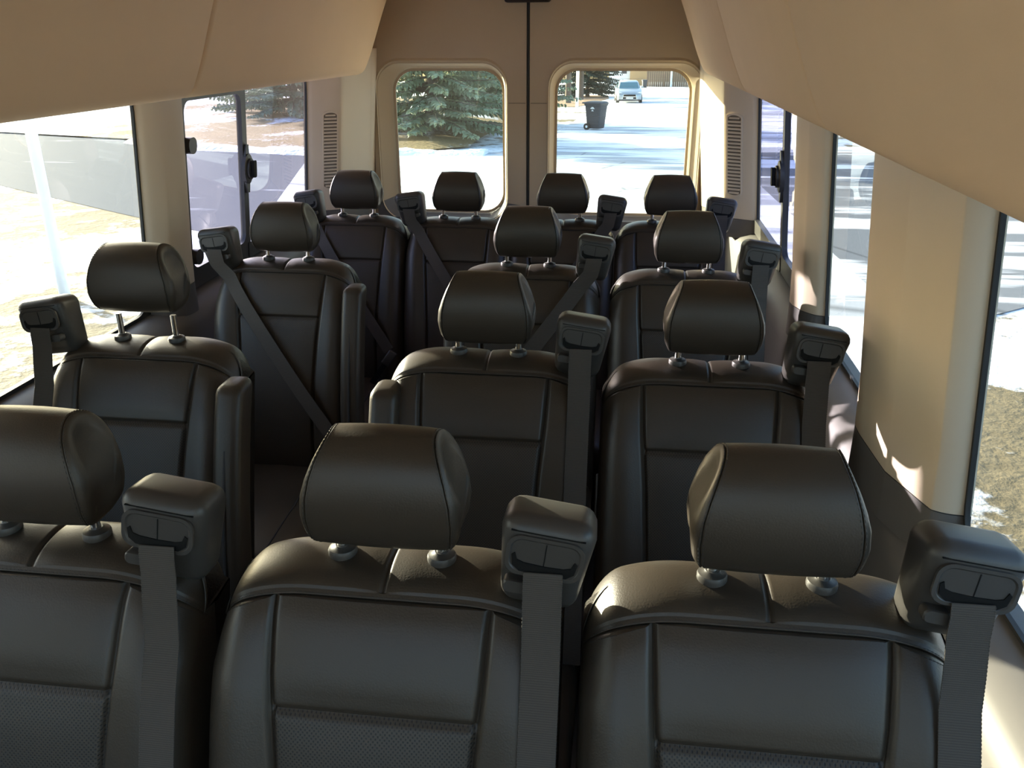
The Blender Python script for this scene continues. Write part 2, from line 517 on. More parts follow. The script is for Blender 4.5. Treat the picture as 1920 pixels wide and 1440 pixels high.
# rear doors ---------------------------------------------------------------
SEAM = -0.028
def rear_door(idx, x0, x1, trim, gl, label):
    d = empty('door_%d' % idx, (x0, REAR, 0))
    tag(d, label, None, None, 'structure')
    L = lambda x, z, dd: (x - x0, dd, z)
    mp = lambda a, b, dd: L(a, b, dd)
    g = G(); hole_panel(g, (x0, x1, .80, 1.95), (trim[0], trim[1], .835, 1.535), .105, mp, .062, (gl[0], gl[1], .868, 1.508), .095, 8, True)
    hi_f = [f for f in g.f if sum(g.v[i][2] for i in f) / len(f) > .925]
    lo_f = [f for f in g.f if f not in set(hi_f)]
    obj('upper_panel', mesh('door_panel', g.v, hi_f, 35), 'door_trim', d)
    obj('lower_surround', mesh('door_lower_surround', g.v, lo_f, 35), 'grey_trim', d)
    # raised surround of the window
    a, b = (trim[0] - .012, trim[1] + .012) , (.823, 1.56)
    ho, hi = rrect(a[0], a[1], b[0], b[1], .12, 8), rrect(trim[0], trim[1], .835, 1.535, .105, 8)
    g = G(); g.loft([[mp(x, z, .001) for x, z in ho], [mp(x, z, -.006) for x, z in [(lerp(p[0], q[0], .5), lerp(p[1], q[1], .5)) for p, q in zip(ho, hi)]], [mp(x, z, .003) for x, z in hi]], True)
    obj('window_surround', g.mesh('window_surround', 60), 'door_trim', d)
    # grey lower trim + panel
    g = G(); g.loft([[L(x, z, dd) for x, z in rrect(x0 + .004, x1 - .004, .03, .905, .02, 3)] for dd in (.0, -.015, -.018)], True, True, True)
    # cut the top so that it does not cover the glass
    low = G(); low.loft([[L(x, z, dd) for x, z in rrect(x0 + .004, x1 - .004, .0, .845, .02, 3)] for dd in (.05, -.015, -.018)], True, True, True)
    obj('lower_panel', low.mesh('lower_panel', 35), 'grey_trim', d)
    # pane with gasket
    pl = rrect(gl[0] - .01, gl[1] + .01, .858, 1.518, .10, 8)
    q = G(); q.loft([[L(x, z, dd) for x, z in pl] for dd in (.050, .054)], True, True, True)
    obj('pane', q.mesh('pane', 35), 'glass_rear', d)
    gi = rrect(gl[0] + .004, gl[1] - .004, .874, 1.502, .09, 8)
    go = rrect(gl[0] - .008, gl[1] + .008, .862, 1.514, .10, 8)
    q = G(); q.loft([[L(x, z, .046) for x, z in go], [L(x, z, .044) for x, z in gi], [L(x, z, .052) for x, z in gi]], True)
    obj('gasket', q.mesh('gasket', 35), 'door_trim', d)
    # thin panel joints beside the window
    for xa, xb in ((x0 + .004, trim[0] - .013), (trim[1] + .013, x1 - .004)):
        q = G(); q.box((xa - x0, -.0012, 1.3655), (xb - x0, .002, 1.3685))
        obj('panel_joint', q.mesh('panel_joint'), 'seam_dark', d)
    # defroster wires
    for k in range(18):
        z = lerp(.92, 1.47, k / 17)
        q = G(); q.box((gl[0] - x0 + .02, .0493, z - .0002), (gl[1] - x0 - .02, .0499, z + .0002))
        obj('defroster_wire', q.mesh('defroster_wire'), 'grey_trim', d)
    return d
rear_door(1, -.752, SEAM - .007, (-.722, -.130), (-.652, -.146), 'cream rear door with a window showing the spruce tree')
rear_door(2, SEAM + .007, .752, (.070, .740), (.097, .690), 'cream rear door with a window showing the trash bin and parked car')
q = G(); q.loft([[(SEAM + x, REAR + y, z) for x, y in ((-.007, .04), (-.0075, .004), (-.003, -.004), (.003, -.004), (.0075, .004), (.007, .04))] for z in (.02, 1.95)], True, True, True)
tag(obj('trim_6', q.mesh('door_seal', 30), 'rubber'), 'black rubber seal between the two rear doors', None, None, 'structure')
# header above / side returns of the rear opening
q = G(); q.box((-1.0, REAR + .066, -.1), (-.74, REAR + .12, 1.98)); q.box((.74, REAR + .066, -.1), (1.0, REAR + .12, 1.98)); q.box((-.74, REAR + .02, 1.94), (.74, REAR + .12, 2.0))
tag(obj('wall_rear', q.mesh('wall_rear'), 'door_trim'), 'cream body frame around the two rear doors', None, None, 'structure')
# latch cover at the top of the doors
lc = rbox('latch_cover', (.20, .05, .05), .012, 3)
o = obj('door_latch_cover', lc, 'plastic_dk', None, (SEAM, REAR - .027, 1.806))
lc.materials.clear(); lc.materials.append(mat_plain('dark_brown_plastic', (0.02, 0.012, 0.009, 1), 0.5, bump=0))
tag(o, 'dark brown latch cover at the top of the rear door seam', 'latch cover')

# cab end behind the camera: dash wall, windscreen
q = G(); q.box((-1.0, -2.5, -.2), (1.0, -2.4, .95))
tag(obj('wall_front', q.mesh('wall_front'), 'plastic'), 'dark dashboard wall at the front of the cab', None, None, 'structure')
q = G(); q.loft([[(-.95 * s, y, z), (.95 * s, y, z), (.95 * s, y + .005, z + .004), (-.95 * s, y + .005, z + .004)] for y, z, s in ((-2.42, .95, 1), (-2.2, 1.4, .97), (-2.0, 1.78, .9))], True, True, True)
w9 = obj('window_9', q.mesh('windscreen'), 'glass_cab')
tag(w9, 'sloping windscreen at the front of the cab', None, None, 'structure')

# ================================================================== SEATS
FRONT = [(.40, -.205), (.50, -.222), (.60, -.214), (.70, -.194), (.80, -.163), (.915, -.122), (.97, -.096), (1.005, -.076), (1.025, -.060)]
def yfront(z): return interp(z, FRONT)
ZSEAM = 0.912
BACKP = [(y, z) for z, y in FRONT] + [(-.044, 1.040), (-.020, 1.049), (.010, 1.052), (.035, 1.048), (.052, 1.034), (.060, 1.005), (.055, .95), (.02, .80), (-.03, .62), (-.075, .46), (-.10, .405), (-.15, .392)]

def seam_x(z): return interp(z, [(.4, .104), (.7, .108), (.85, .117), (.95, .126), (1.03, .130)])

_bcache = {}
def backrest_meshes(W):
    """one lofted surface split into upholstery pieces along the stitched seams"""
    if W in _bcache: return _bcache[W]
    hw = W / 2; k = hw / .21
    base = spline([(y, z, 0) for y, z in BACKP], 6)
    prof = [(p.x, p.y) for p in base]
    # add samples round the horizontal seam and top seam
    dense = []
    for (y0, z0), (y1, z1) in zip(prof, prof[1:]):
        dense.append((y0, z0))
        front = y0 < -.02 and z0 > .6
        n = 1
        if front and (abs(z0 - ZSEAM) < .022): n = 6
        elif front and z0 > 1.0: n = 4
        elif front: n = 2
        for i in range(1, n): dense.append((lerp(y0, y1, i / n), lerp(z0, z1, i / n)))
    dense.append(prof[-1])
    ih = min((i for i in range(len(dense)) if dense[i][0] < -.05), key=lambda i: abs(dense[i][1] - ZSEAM))
    nP = len(dense)
    # arc position of the top seam
    iseam = min(range(nP), key=lambda i: abs(dense[i][0] + .056) + abs(dense[i][1] - 1.029))
    R = .045
    xs = set()
    for i in range(0, 61): xs.add(round(-1 + 2 * i / 60, 4))
    for c in (-1, 1):
        for i in range(-16, 17): xs.add(round(c * .56 + i * .0045, 4))
        for i in range(10): xs.add(round(c * (1 - .10 * (1 - cos(pi / 2 * i / 10)) ** 1.0 * 1.0), 4))
    for i in range(-6, 7): xs.add(round(i * .006, 4))
    xs = sorted(x for x in xs if abs(x) <= 1)
    verts = []; info = []
    for u in xs:
        for i, (y, z) in enumerate(dense):
            # the grid line |u| = .56 follows the bolster seam
            au, sk = abs(u), seam_x(z) * k
            ax = au / .56 * sk if au <= .56 else lerp(sk, hw, (au - .56) / .44)
            x = ax if u > 0 else -ax
            e = hw - ax
            d = 0 if e >= R else R - sqrt(max(0, R * R - (R - e) ** 2))
            t = max(0, (ax - .085 * k) / (.125 * k))
            drop = .040 * t ** 2.3
            # position along: front, top or back
            top = min(1, max(0, (z - .86) / .19))
            zz = z - drop * top ** 1.5 - d * .95 * max(0, min(1, (z - .95) / .08))
            yc = lerp(-.18, .0, (z - .4) / .65)
            yy = y + (d * .9 if y < yc else -d * .9)
            front = i < iseam
            # padding and grooves
            if front and z > .45:
                sxz = seam_x(z) * k
                dx = ax - sxz
                gr = .0075 * exp(-(dx / .0045) ** 2)
                bol = .010 * exp(-((ax - (sxz + hw) / 2) / .035) ** 2) if ax > sxz else 0
                pan = 0
                if ax < sxz:
                    dz = z - dense[ih][1]
                    gr += .006 * exp(-(dz / .0045) ** 2) * (1 if ax < sxz - .002 else .4)
                    pan = .005 * (1 - (ax / sxz) ** 4) * (1 - exp(-(dz / .03) ** 2))
                yy += gr - bol - pan
            if i == iseam:  yy += .004; zz -= .003
            if i > iseam and z > 1.03 and y > -.05:
                zz -= .004 * exp(-(x / .003) ** 2)
                zz += .003 * (1 - exp(-(x / .02) ** 2))
            verts.append((x, yy, zz))
            info.append((x, z, front))
    nX = len(xs)
    parts = {'center_panel': [], 'perforated_panel': [], 'bolster_a': [], 'bolster_b': [], 'top_cover': [], 'back_shell': []}
    itop_end = max(i for i in range(nP) if dense[i][1] > 1.00)
    for a in range(nX - 1):
        xm = (xs[a] + xs[a + 1]) / 2
        for i in range(nP - 1):
            f = (a * nP + i, a * nP + i + 1, (a + 1) * nP + i + 1, (a + 1) * nP + i)
            zm = (dense[i][1] + dense[i + 1][1]) / 2
            if i < iseam:
                if abs(xm) < .56: parts['center_panel' if i >= ih else 'perforated_panel'].append(f)
                else: parts['bolster_a' if xm < 0 else 'bolster_b'].append(f)
            elif i <= itop_end: parts['top_cover'].append(f)
            else: parts['back_shell'].append(f)
    for a in range(nX - 1): parts['back_shell'].append((a * nP, (a + 1) * nP, (a + 1) * nP + nP - 1, a * nP + nP - 1))
    parts['back_shell'].append(tuple(i for i in range(nP)))
    parts['back_shell'].append(tuple((nX - 1) * nP + i for i in range(nP)))
    out = {}
    bmf = bmesh.new()
    for nm, fs in parts.items():
        used = sorted({i for f in fs for i in f}); mpi = {o: n for n, o in enumerate(used)}
        me = bpy.data.meshes.new(nm)
        me.from_pydata([verts[i] for i in used], [], [tuple(mpi[i] for i in f) for f in fs])
        me.polygons.foreach_set('use_smooth', [True] * len(me.polygons))
        if nm == 'back_shell': me.set_sharp_from_angle(angle=radians(40))
        out[nm] = me
    bmf.free()
    # stitching: two rows of short thread dashes along the top seam
    st = G()
    row = [verts[a * nP + iseam] for a in range(nX)]
    def dashes(path, step=.0052, r=.00042):
        acc = 0; 
        for p, q in zip(path, path[1:]):
            p, q = Vector(p), Vector(q); L = (q - p).length; s = 0
            while acc + (L - s) >= step and L > 1e-6:
                s += step - acc; acc = 0
                c = p.lerp(q, s / L); t = (q - p).normalized()
                st.tube([c - t * .0016, c + t * .0016], r, 4)
            acc += L - s
    for di in (-2, 3):
        path = []
        for a in range(nX):
            if abs(xs[a]) > .96: continue
            p = Vector(verts[a * nP + iseam + di]); path.append(p + Vector((0, -.0004, .0005)))
        dashes(path)
    out['stitching'] = st.mesh('stitching')
    _bcache[W] = out
    return out

_hr = {}
def headrest_meshes():
    if _hr: return _hr
    P = [(.012, .036), (-.018, .036), (-.038, .044), (-.052, .068), (-.0555, .102), (-.050, .135), (-.037, .161), (-.016, .176), (.008, .179), (.030, .170), (.043, .148), (.046, .115), (.042, .072), (.032, .047), (.012, .036)]
    sm = [(p.x, p.y) for p in spline([(y, z, 0) for y, z in P], 5)][:-1]
    n = len(sm)
    hw = lambda z: interp(z, [(.036, .0865), (.052, .0925), (.080, .0955), (.11, .0935), (.135, .0875), (.155, .0805), (.170, .0735), (.179, .0690)])
    SE = .885
    us = sorted({round(v, 4) for v in [-1 + 2 * i / 44 for i in range(45)] + [c * (SE + i * .006) for c in (-1, 1) for i in range(-5, 6)] + [c * (1 - .012 * i * i / 9) for c in (-1, 1) for i in range(6)]})
    verts = []
    yc, zc = -.004, .106
    for u in us:
        au = abs(u)
        side = max(0, (au - SE) / (1 - SE))
        ins = .020 * (1 - sqrt(max(0, 1 - min(1, side) ** 2)))* 1.0
        gr = .0022 * exp(-((au - SE) / .007) ** 2)
        crown = .003 * (1 - u * u)
        for y, z in sm:
            dv = Vector((y - yc, z - zc)); L = dv.length; dv /= L
            L2 = L - ins - gr + crown - .003
            zz = zc + dv.y * L2
            x = u * hw(z)
            verts.append((x, yc + dv.x * L2, zz))
    parts = {'front': [], 'side_a': [], 'side_b': []}
    m = len(us)
    for a in range(m - 1):
        um = (us[a] + us[a + 1]) / 2
        key = 'front' if abs(um) < SE else ('side_a' if um < 0 else 'side_b')
        for j in range(n):
            k = (j + 1) % n
            parts[key].append((a * n + j, a * n + k, (a + 1) * n + k, (a + 1) * n + j))
    parts['side_a'].append(tuple(range(n))); parts['side_b'].append(tuple((m - 1) * n + j for j in range(n)))
    for nm, fs in parts.items():
        used = sorted({i for f in fs for i in f}); mpi = {o: q for q, o in enumerate(used)}
        _hr[nm] = mesh('headrest_' + nm, [verts[i] for i in used], [tuple(mpi[i] for i in f) for f in fs], 60)
    # stitched double rows either side of the seams
    st = G()
    for c in (-1, 1):
        for uu in (SE - .035, SE + .025):
            a = min(range(m), key=lambda i: abs(us[i] - c * uu))
            loop = [Vector(verts[a * n + j]) for j in range(n)] + [Vector(verts[a * n])]
            for p, q in zip(loop, loop[1:]):
                L = (q - p).length
                kk = max(1, int(L / .0052))
                for i in range(kk):
                    cpt = p.lerp(q, (i + .5) / kk); t = (q - p).normalized()
                    nr = Vector((0, cpt.y - yc, cpt.z - zc)).normalized() * .0002
                    st.tube([cpt - t * .0015 + nr, cpt + t * .0015 + nr], .0004, 4)
    _hr['stitch'] = st.mesh('headrest_stitching')
    gp = G(); gp.lathe([(.0075, .048), (.0165, .048), (.0178, .0455), (.018, .042), (.0165, .040)], 20)
    gp2 = G(); gp2.lathe([(.0, .014), (.0085, .014), (.0105, .012), (.0165, .010), (.0178, .007), (.0178, -.002), (.016, -.006)], 24)
    _hr['grommet'] = gp2.mesh('grommet', 35)
    gp3 = G(); gp3.lathe([(.0062, -.01), (.0062, .11)], 14)
    _hr['post'] = gp3.mesh('post', 35)
    return _hr

_tw = {}
def tower_meshes(sx):
    if sx in _tw: return _tw[sx]
    d = {}
    def shape(x, y, z):
        # narrower, drawn back foot; top rises to the rear
        t = (z + .062) / .124
        x = x * lerp(.80, 1.0, min(1, max(0, t / .55)))
        y = y + lerp(.028, 0, min(1, max(0, t / .5))) * (1 if y < 0 else .2)
        z = z - (.006 * (y + .05) / .1 if t > .5 else 0)
        return (x, y, z)
    d['body'] = rbox('belt_tower', (.106, .078, .128), .020, 4, lambda x, y, z: shape(x, y - .015, z))
    g = G()
    o = rrect(-.043, .043, -.004, .044, .016, 5); i = rrect(-.039, .039, 0, .040, .013, 5); ii = rrect(-.037, .037, .002, .038, .011, 5)
    g.loft([[(x, -.0535, z) for x, z in o], [(x, -.0572, z) for x, z in o], [(x, -.0572, z) for x, z in i], [(x, -.0555, z) for x, z in ii]], True, False, True)
    d['bezel'] = g.mesh('bezel', 30)
    g = G()
    top = [(-.033, .022), (-.030, .014), (-.022, .0115), (0, .0105), (.022, .0115), (.030, .014), (.033, .022)]
    bot = [(-.0365, .019), (-.0345, .007), (-.026, .0005), (0, -.001), (.026, .0005), (.0345, .007), (.0365, .019)]
    L = top + bot[::-1]
    g.loft([[(x, -.0545, z) for x, z in L], [(x, -.0568, z) for x, z in L]], True, True, True)
    d['slot'] = g.mesh('belt_slot', 30)
    g = G(); g.box((-.0006, -.0560, .010), (.0006, -.0553, .037)); d['line'] = g.mesh('split_line')
    g = G(); lo = rrect(-.017, .012, -.030, -.014, .006, 4)
    g.loft([[(x, -.040, z) for x, z in lo], [(x, -.0535, z) for x, z in lo], [(x * .9, -.0555, -.022 + (z + .022) * .85) for x, z in lo]], True, True, True)
    d['tab'] = g.mesh('belt_guide_tab', 35)
    g = G(); g.box((-.041, -.0543, .0462), (.041, -.052, .0474)); d['cap'] = g.mesh('cap_line')
    _tw[sx] = d
    return d

def belt_mesh(sx, kind, W):
    """webbing ribbon, 46 mm wide"""
    g = G()
    k = W / .42
    x0 = sx * .192 * k
    if kind == 'straight':
        cl = [(x0, -.079, 1.098), (x0, -.083, 1.085), (x0 * .998, -.085, 1.06), (x0, -.095, 1.02)]
        for z in (.98, .93, .88, .82, .76, .70, .64, .58, .52, .47):
            cl.append((x0 * lerp(1, 1.02, (1 - z)), yfront(z) - .013, z))
        wd = [Vector((1, 0, 0))] * len(cl)
    else:
        ends = [(x0, -.079, 1.098), (x0 * .985, -.083, 1.085), (x0 * .95, -.087, 1.055)]
        cl = list(ends)
        for t in (.08, .16, .26, .38, .5, .62, .74, .86, .95, 1):
            z = lerp(1.055, .60, t)
            x = lerp(x0 * .95, -sx * .17 * k, t)
            cl.append((x, yfront(z) - .015 - .012 * t, z))
        dirv = Vector((cl[-1][0] - cl[2][0], 0, cl[-1][2] - cl[2][2])).normalized()
        perp = Vector((-dirv.z, 0, dirv.x)); perp = perp if perp.x > 0 else -perp
        wd = [Vector((1, 0, 0)).lerp(perp, min(1, i / 4)).normalized() for i in range(len(cl))]
    pts = [Vector(c) for c in cl]
    loops = []
    for p, w in zip(pts, wd):
        nrm = Vector((0, -1, 0))
        a, b = p - w * .0215, p + w * .0215
        loops.append([a + nrm * .0008, b + nrm * .0008, b - nrm * .0008, a - nrm * .0008])
    g.loft(loops, True, True, True)
    # woven edges: fine beads along both selvedges
    for e in (-1, 1):
        path = [p + w * (.0213 * e) + Vector((0, -.0006, 0)) for p, w in zip(pts, wd)]
        for p, q in zip(path, path[1:]):
            n = max(1, int((q - p).length / .0042))
            for i in range(n):
                c = p.lerp(q, (i + .5) / n); t = (q - p).normalized()
                g.tube([c - t * .0012, c + t * .0012], .0007, 4)
    return g.mesh('seat_belt', 40), pts[-1]

def armrest_mesh():
    def f(x, y, z):
        zz = z + .80
        return (x, y + interp(zz, [(.56, -.232), (.7, -.205), (.8, -.178), (.92, -.14), (1.02, -.098)]), zz)
    bm = bmesh.new(); bmesh.ops.create_cube(bm, size=1)
    for v in bm.verts: v.co = Vector((v.co.x * .058, v.co.y * .075, v.co.z * .42))
    bmesh.ops.bevel(bm, geom=list(bm.edges), offset=.018, segments=4, affect='EDGES', profile=.5)
    ed = [e for e in bm.edges if abs(e.verts[0].co.z - e.verts[1].co.z) > .2]
    bmesh.ops.subdivide_edges(bm, edges=ed, cuts=6)
    for v in bm.verts: v.co = Vector(f(*v.co))
    me = bpy.data.meshes.new('armrest'); bm.to_mesh(me); bm.free()
    me.polygons.foreach_set('use_smooth', [True] * len(me.polygons))
    return me
ARM = {}
def extra_meshes(W):
    key = W
    if key in ARM: return ARM[key]
    d = {}
    d['arm'] = armrest_mesh()
    g = G(); g.tube([(0, -.07 - .0, .985), (0, -.14, .90), (0, -.19, .76), (0, -.225, .61)], .0035, 6); d['arm_seam'] = g.mesh('armrest_welt')
    d['pivot'] = rbox('armrest_pivot', (.045, .10, .09), .018, 3)
    def cu(x, y, z):
        return (x, y, z + (.012 * (1 - (2 * x / W) ** 2) if z > 0 else 0) - (.02 * max(0, (-y - .15) / .1) if z > 0 else 0))
    bm = bmesh.new(); bmesh.ops.create_grid(bm, x_segments=1, y_segments=1, size=1); bm.free()
    bm = bmesh.new(); bmesh.ops.create_cube(bm, size=1)
    bmesh.ops.subdivide_edges(bm, edges=list(bm.edges), cuts=1)
    for v in bm.verts: v.co = Vector((v.co.x * W, v.co.y * .50, v.co.z * .13))
    sharp = [e for e in bm.edges if len(e.link_faces) == 2 and e.link_faces[0].normal.dot(e.link_faces[1].normal) < .5]
    bm.normal_update()
    sharp = [e for e in bm.edges if e.link_faces[0].normal.dot(e.link_faces[1].normal) < .5]
    bmesh.ops.bevel(bm, geom=sharp, offset=.04, segments=4, affect='EDGES', profile=.5)
    for v in bm.verts: v.co = Vector(cu(*v.co))
    me = bpy.data.meshes.new('cushion'); bm.to_mesh(me); bm.free()
    me.polygons.foreach_set('use_smooth', [True] * len(me.polygons))
    d['cushion'] = me
    g = G(); g.tube([(0, -.66, .468), (0, -.4, .481), (0, -.24, .482)], .003, 6)
    d['cushion_welt'] = g.mesh('cushion_welt')
    d['base'] = rbox('seat_base', (W * .86, .40, .08), .015, 2)
    d['leg'] = rbox('leg', (.05, .34, .29), .012, 2, lambda x, y, z: (x, y * lerp(1.15, .8, (z + .145) / .29), z))
    g = G(); g.box((-.010, -.006, -.045), (.010, .006, .06)); d['stalk'] = g.mesh('buckle_stalk')
    d['buckle'] = rbox('belt_buckle', (.034, .020, .062), .006, 2)
    ARM[key] = d
    return d

BELT = {}
def seat(X, Y, zoff, W, tower, arm, beltk, raise_, label):
    """tower / arm: -1, 0, +1 for the side (in +X) they stand on"""
    s = empty('passenger_seat', (X, Y, fz(Y)))
    tag(s, label, 'seat', 'black leather passenger seats in four rows')
    dz = -.0141 * (Y / .768) - fz(Y) + zoff           # keeps the measured height of every row
    loc = (0, 0, dz)
    B = backrest_meshes(W); H = headrest_meshes(); T = tower_meshes(tower); E = extra_meshes(W)
    back = obj('backrest', B['back_shell'], 'leather', s, loc)
    obj('top_cover', B['top_cover'], 'leather', back)
    obj('center_panel', B['center_panel'], 'leather', back)
    obj('perforated_panel', B['perforated_panel'], 'perf', back)
    obj('bolster', B['bolster_a'], 'leather', back)
    obj('bolster', B['bolster_b'], 'leather', back)
    obj('stitching', B['stitching'], 'stitch', back)['kind'] = 'stuff'
    hd = obj('headrest', H['front'], 'leather', s, (0, 0, dz + 1.046 + raise_))
    obj('headrest_side', H['side_a'], 'leather', hd)
    obj('headrest_side', H['side_b'], 'leather', hd)
    obj('stitching', H['stitch'], 'stitch', hd)['kind'] = 'stuff'
    for c in (-1, 1):
        obj('headrest_post', H['post'], 'chrome', hd, (c * .062, 0, -.045 - .0 if raise_ < .01 else -.085))
        obj('grommet', H['grommet'], 'plastic', back, (c * .062, 0, 1.052))
    k = W / .42
    tw = obj('belt_tower', T['body'], 'plastic', s, (tower * .190 * k, -.020, dz + 1.090), (radians(-4), tower * radians(8), 0))
    obj('bezel', T['bezel'], 'plastic', tw)
    obj('belt_slot', T['slot'], 'plastic_dk', tw)
    obj('split_line', T['line'], 'plastic_dk', tw)
    obj('belt_guide_tab', T['tab'], 'plastic', tw, (-tower * .024, 0, 0))
    obj('cap_line', T['cap'], 'plastic_dk', tw)
    bk = (tower, beltk, W)
    if bk not in BELT: BELT[bk] = belt_mesh(tower, beltk, W)
    bm_, end = BELT[bk]
    obj('seat_belt', bm_, 'belt', s, loc)
    if beltk == 'diagonal':
        bu = obj('belt_buckle', E['buckle'], 'plastic', s, (end.x, end.y - .004, dz + end.z - .03), (radians(-15), -tower * radians(35), 0))
        obj('buckle_stalk', E['stalk'], 'plastic_dk', bu, (0, 0, -.07))
    if arm:
        ar = obj('armrest', E['arm'], 'leather', s, (arm * ((.232 if arm > 0 else .194) * k), (0 if arm > 0 else .018), dz))
        obj('armrest_welt', E['arm_seam'], 'stitch', ar, (-arm * .0, -.040, 0))
        obj('armrest_pivot', E['pivot'], 'plastic', s, (arm * .222 * k, -.17, dz + .56))
    obj('cushion', E['cushion'], 'leather', s, (0, -.43, dz + .405))
    for c in (-1, 1): obj('cushion_welt', E['cushion_welt'], 'stitch', s, (c * .122 * k, 0, dz - .004))
    obj('seat_base', E['base'], 'plastic', s, (0, -.40, dz + .305))
    for c in (-1, 1):
        o = obj('leg', E['leg'], 'plastic_dk', s, (c * .15 * k, -.40, .140))
    return s

P = .768
seat(-.292, 0, 0, .42, 1, 0, 'straight', 0, 'black leather seat at the open doorway end of the three-seat first row')
seat(.156, 0, 0, .42, 1, 0, 'straight', 0, 'black leather middle seat of the three-seat first row, headrest top in sun')
seat(.601, 0, 0, .42, 1, 0, 'straight', 0, 'black leather first-row seat beside the wide cream window pillar')
seat(-.584, P, 0, .42, -1, 1, 'straight', .040, 'single black leather second-row seat with headrest raised on long chrome posts')
seat(.156, P, 0, .42, 1, -1, 'straight', 0, 'black leather aisle seat of the second-row pair, folded armrest at its side')
seat(.601, P, -.005, .42, 1, 0, 'straight', 0, 'black leather window seat of the second-row pair, next to the cream pillar')
seat(-.567, 2 * P, .003, .42, -1, 1, 'diagonal', 0, 'single black leather third-row seat with belt buckled diagonally, by the sliding window')
seat(.153, 2 * P, .005, .42, 1, -1, 'diagonal', 0, 'black leather aisle seat of the third-row pair, belt running diagonally')
seat(.601, 2 * P, 0, .42, 1, 0, 'straight', 0, 'black leather window seat of the third-row pair, against the grey side wall')
seat(-.585, 3 * P, 0, .386, -1, 0, 'diagonal', 0, 'black leather back-row corner seat below the louvred vent, on the spruce side')
seat(-.192, 3 * P, 0, .386, -1, 0, 'diagonal', 0, 'black leather back-row seat in front of the window showing the spruce')
seat(.198, 3 * P, 0, .386, 1, 0, 'diagonal', 0, 'black leather back-row seat in front of the window showing the bin')
seat(.586, 3 * P, 0, .386, 1, 0, 'straight', 0, 'black leather back-row corner seat beside the sunlit cream corner pillar')

# ================================================================== OUTSIDE
def gz(y): return -.65 - .036 * max(0, y - 4)
def ground_mesh(name, x0, x1, y0, y1, nx, ny, lift, fn=None):
    g = G()
    vs = []
    for j in range(ny + 1):
        for i in range(nx + 1):
            x, y = lerp(x0, x1, i / nx), lerp(y0, y1, (j / ny) ** 1.0)
            vs.append((x, y, gz(y) + lift + (fn(x, y) if fn else 0)))
    fs = [(j * (nx + 1) + i, j * (nx + 1) + i + 1, (j + 1) * (nx + 1) + i + 1, (j + 1) * (nx + 1) + i) for j in range(ny) for i in range(nx)]
    g.add(vs, fs)
    return g.mesh(name)

def snow_mat():
    m = MT('patchy_snow')
    v = m.coord('Object')
    n1 = m.noise(v, 0.35, 5, 0.6)
    n2 = m.noise(v, 2.2, 5, 0.65)
    n3 = m.noise(v, 14, 4, 0.6)
    f = m.math('ADD', m.math('MULTIPLY', n1, 0.6), m.math('ADD', m.math('MULTIPLY', n2, 0.3), m.math('MULTIPLY', n3, 0.1)))
    mask = m.ramp(f, [(0.46, (0, 0, 0)), (0.51, (1, 1, 1))])
    grass = m.mix(n3, (0.10, 0.08, 0.045, 1), (0.22, 0.18, 0.11, 1))
    snow = m.mix(n2, (0.62, 0.66, 0.72, 1), (0.84, 0.86, 0.88, 1))
    m.bsdf(m.mix(mask, grass, snow), 0.75, 0, m.bump(f, 0.8, 0.12), 0.1)
    return m.m
M['snow'] = snow_mat()
def bank_mat():
    m = MT('dry_grass_bank')
    v = m.coord('Object')
    n1 = m.noise(v, 0.5, 5, 0.6); n3 = m.noise(v, 9, 4, 0.65)
    f = m.math('ADD', m.math('MULTIPLY', n1, 0.7), m.math('MULTIPLY', n3, 0.3))
    sx = m.n('ShaderNodeSeparateXYZ'); m.l(v, sx.inputs[0])
    far = m.n('ShaderNodeMapRange'); far.inputs[1].default_value = -14; far.inputs[2].default_value = -20; far.inputs[3].default_value = 0; far.inputs[4].default_value = .13
    m.l(sx.outputs[0], far.inputs[0])
    f2 = m.math('ADD', f, far.outputs[0])
    mask = m.ramp(f2, [(0.52, (0, 0, 0)), (0.60, (1, 1, 1))])
    grass = m.mix(n3, (0.13, 0.085, 0.035, 1), (0.33, 0.24, 0.11, 1))
    m.bsdf(m.mix(mask, grass, (0.75, 0.78, 0.82, 1)), 0.85, 0, m.bump(f, 0.8, 0.1), 0.2)
    return m.m
M['bank'] = bank_mat()
def road_mat(name, a, b, snowamt, crack=0.5):
    m = MT(name)
    v = m.coord('Object', (0.16, 1, 1))
    v2 = m.coord('Object')
    n1 = m.noise(v, 1.1, 6, 0.62); n2 = m.noise(v2, 0.25, 4, 0.55); n3 = m.noise(v2, 60, 2)
    f = m.math('ADD', m.math('MULTIPLY', n1, 0.6), m.math('MULTIPLY', n2, 0.4))
    mask = m.ramp(f, [(snowamt, (0, 0, 0)), (snowamt + .07, (1, 1, 1))])
    asp = m.mix(n3, a, b)
    # cracks
    vo = m.n('ShaderNodeTexVoronoi', feature='DISTANCE_TO_EDGE')
    vo.inputs['Scale'].default_value = 0.22
    m.l(v2, vo.inputs['Vector'])
    cr = m.ramp(vo.outputs['Distance'], [(0.002, (crack, crack, crack)), (0.006, (1, 1, 1))])
    mul = m.n('ShaderNodeMix', data_type='RGBA', blend_type='MULTIPLY'); mul.inputs[0].default_value = 1
    m.l(asp, mul.inputs[6]); m.l(cr, mul.inputs[7])
    rough = m.ramp(f, [(snowamt, (0.7, 0.7, 0.7)), (snowamt + .07, (0.8, 0.8, 0.8))])
    m.bsdf(m.mix(mask, mul.outputs[2], (0.78, 0.81, 0.85, 1)), rough, 0, m.bump(f, 0.4, 0.03), 0.02)
    return m.m
M['road'] = road_mat('frosted_asphalt', (0.066, 0.080, 0.102, 1), (0.097, 0.114, 0.140, 1), 0.60, 1.0)
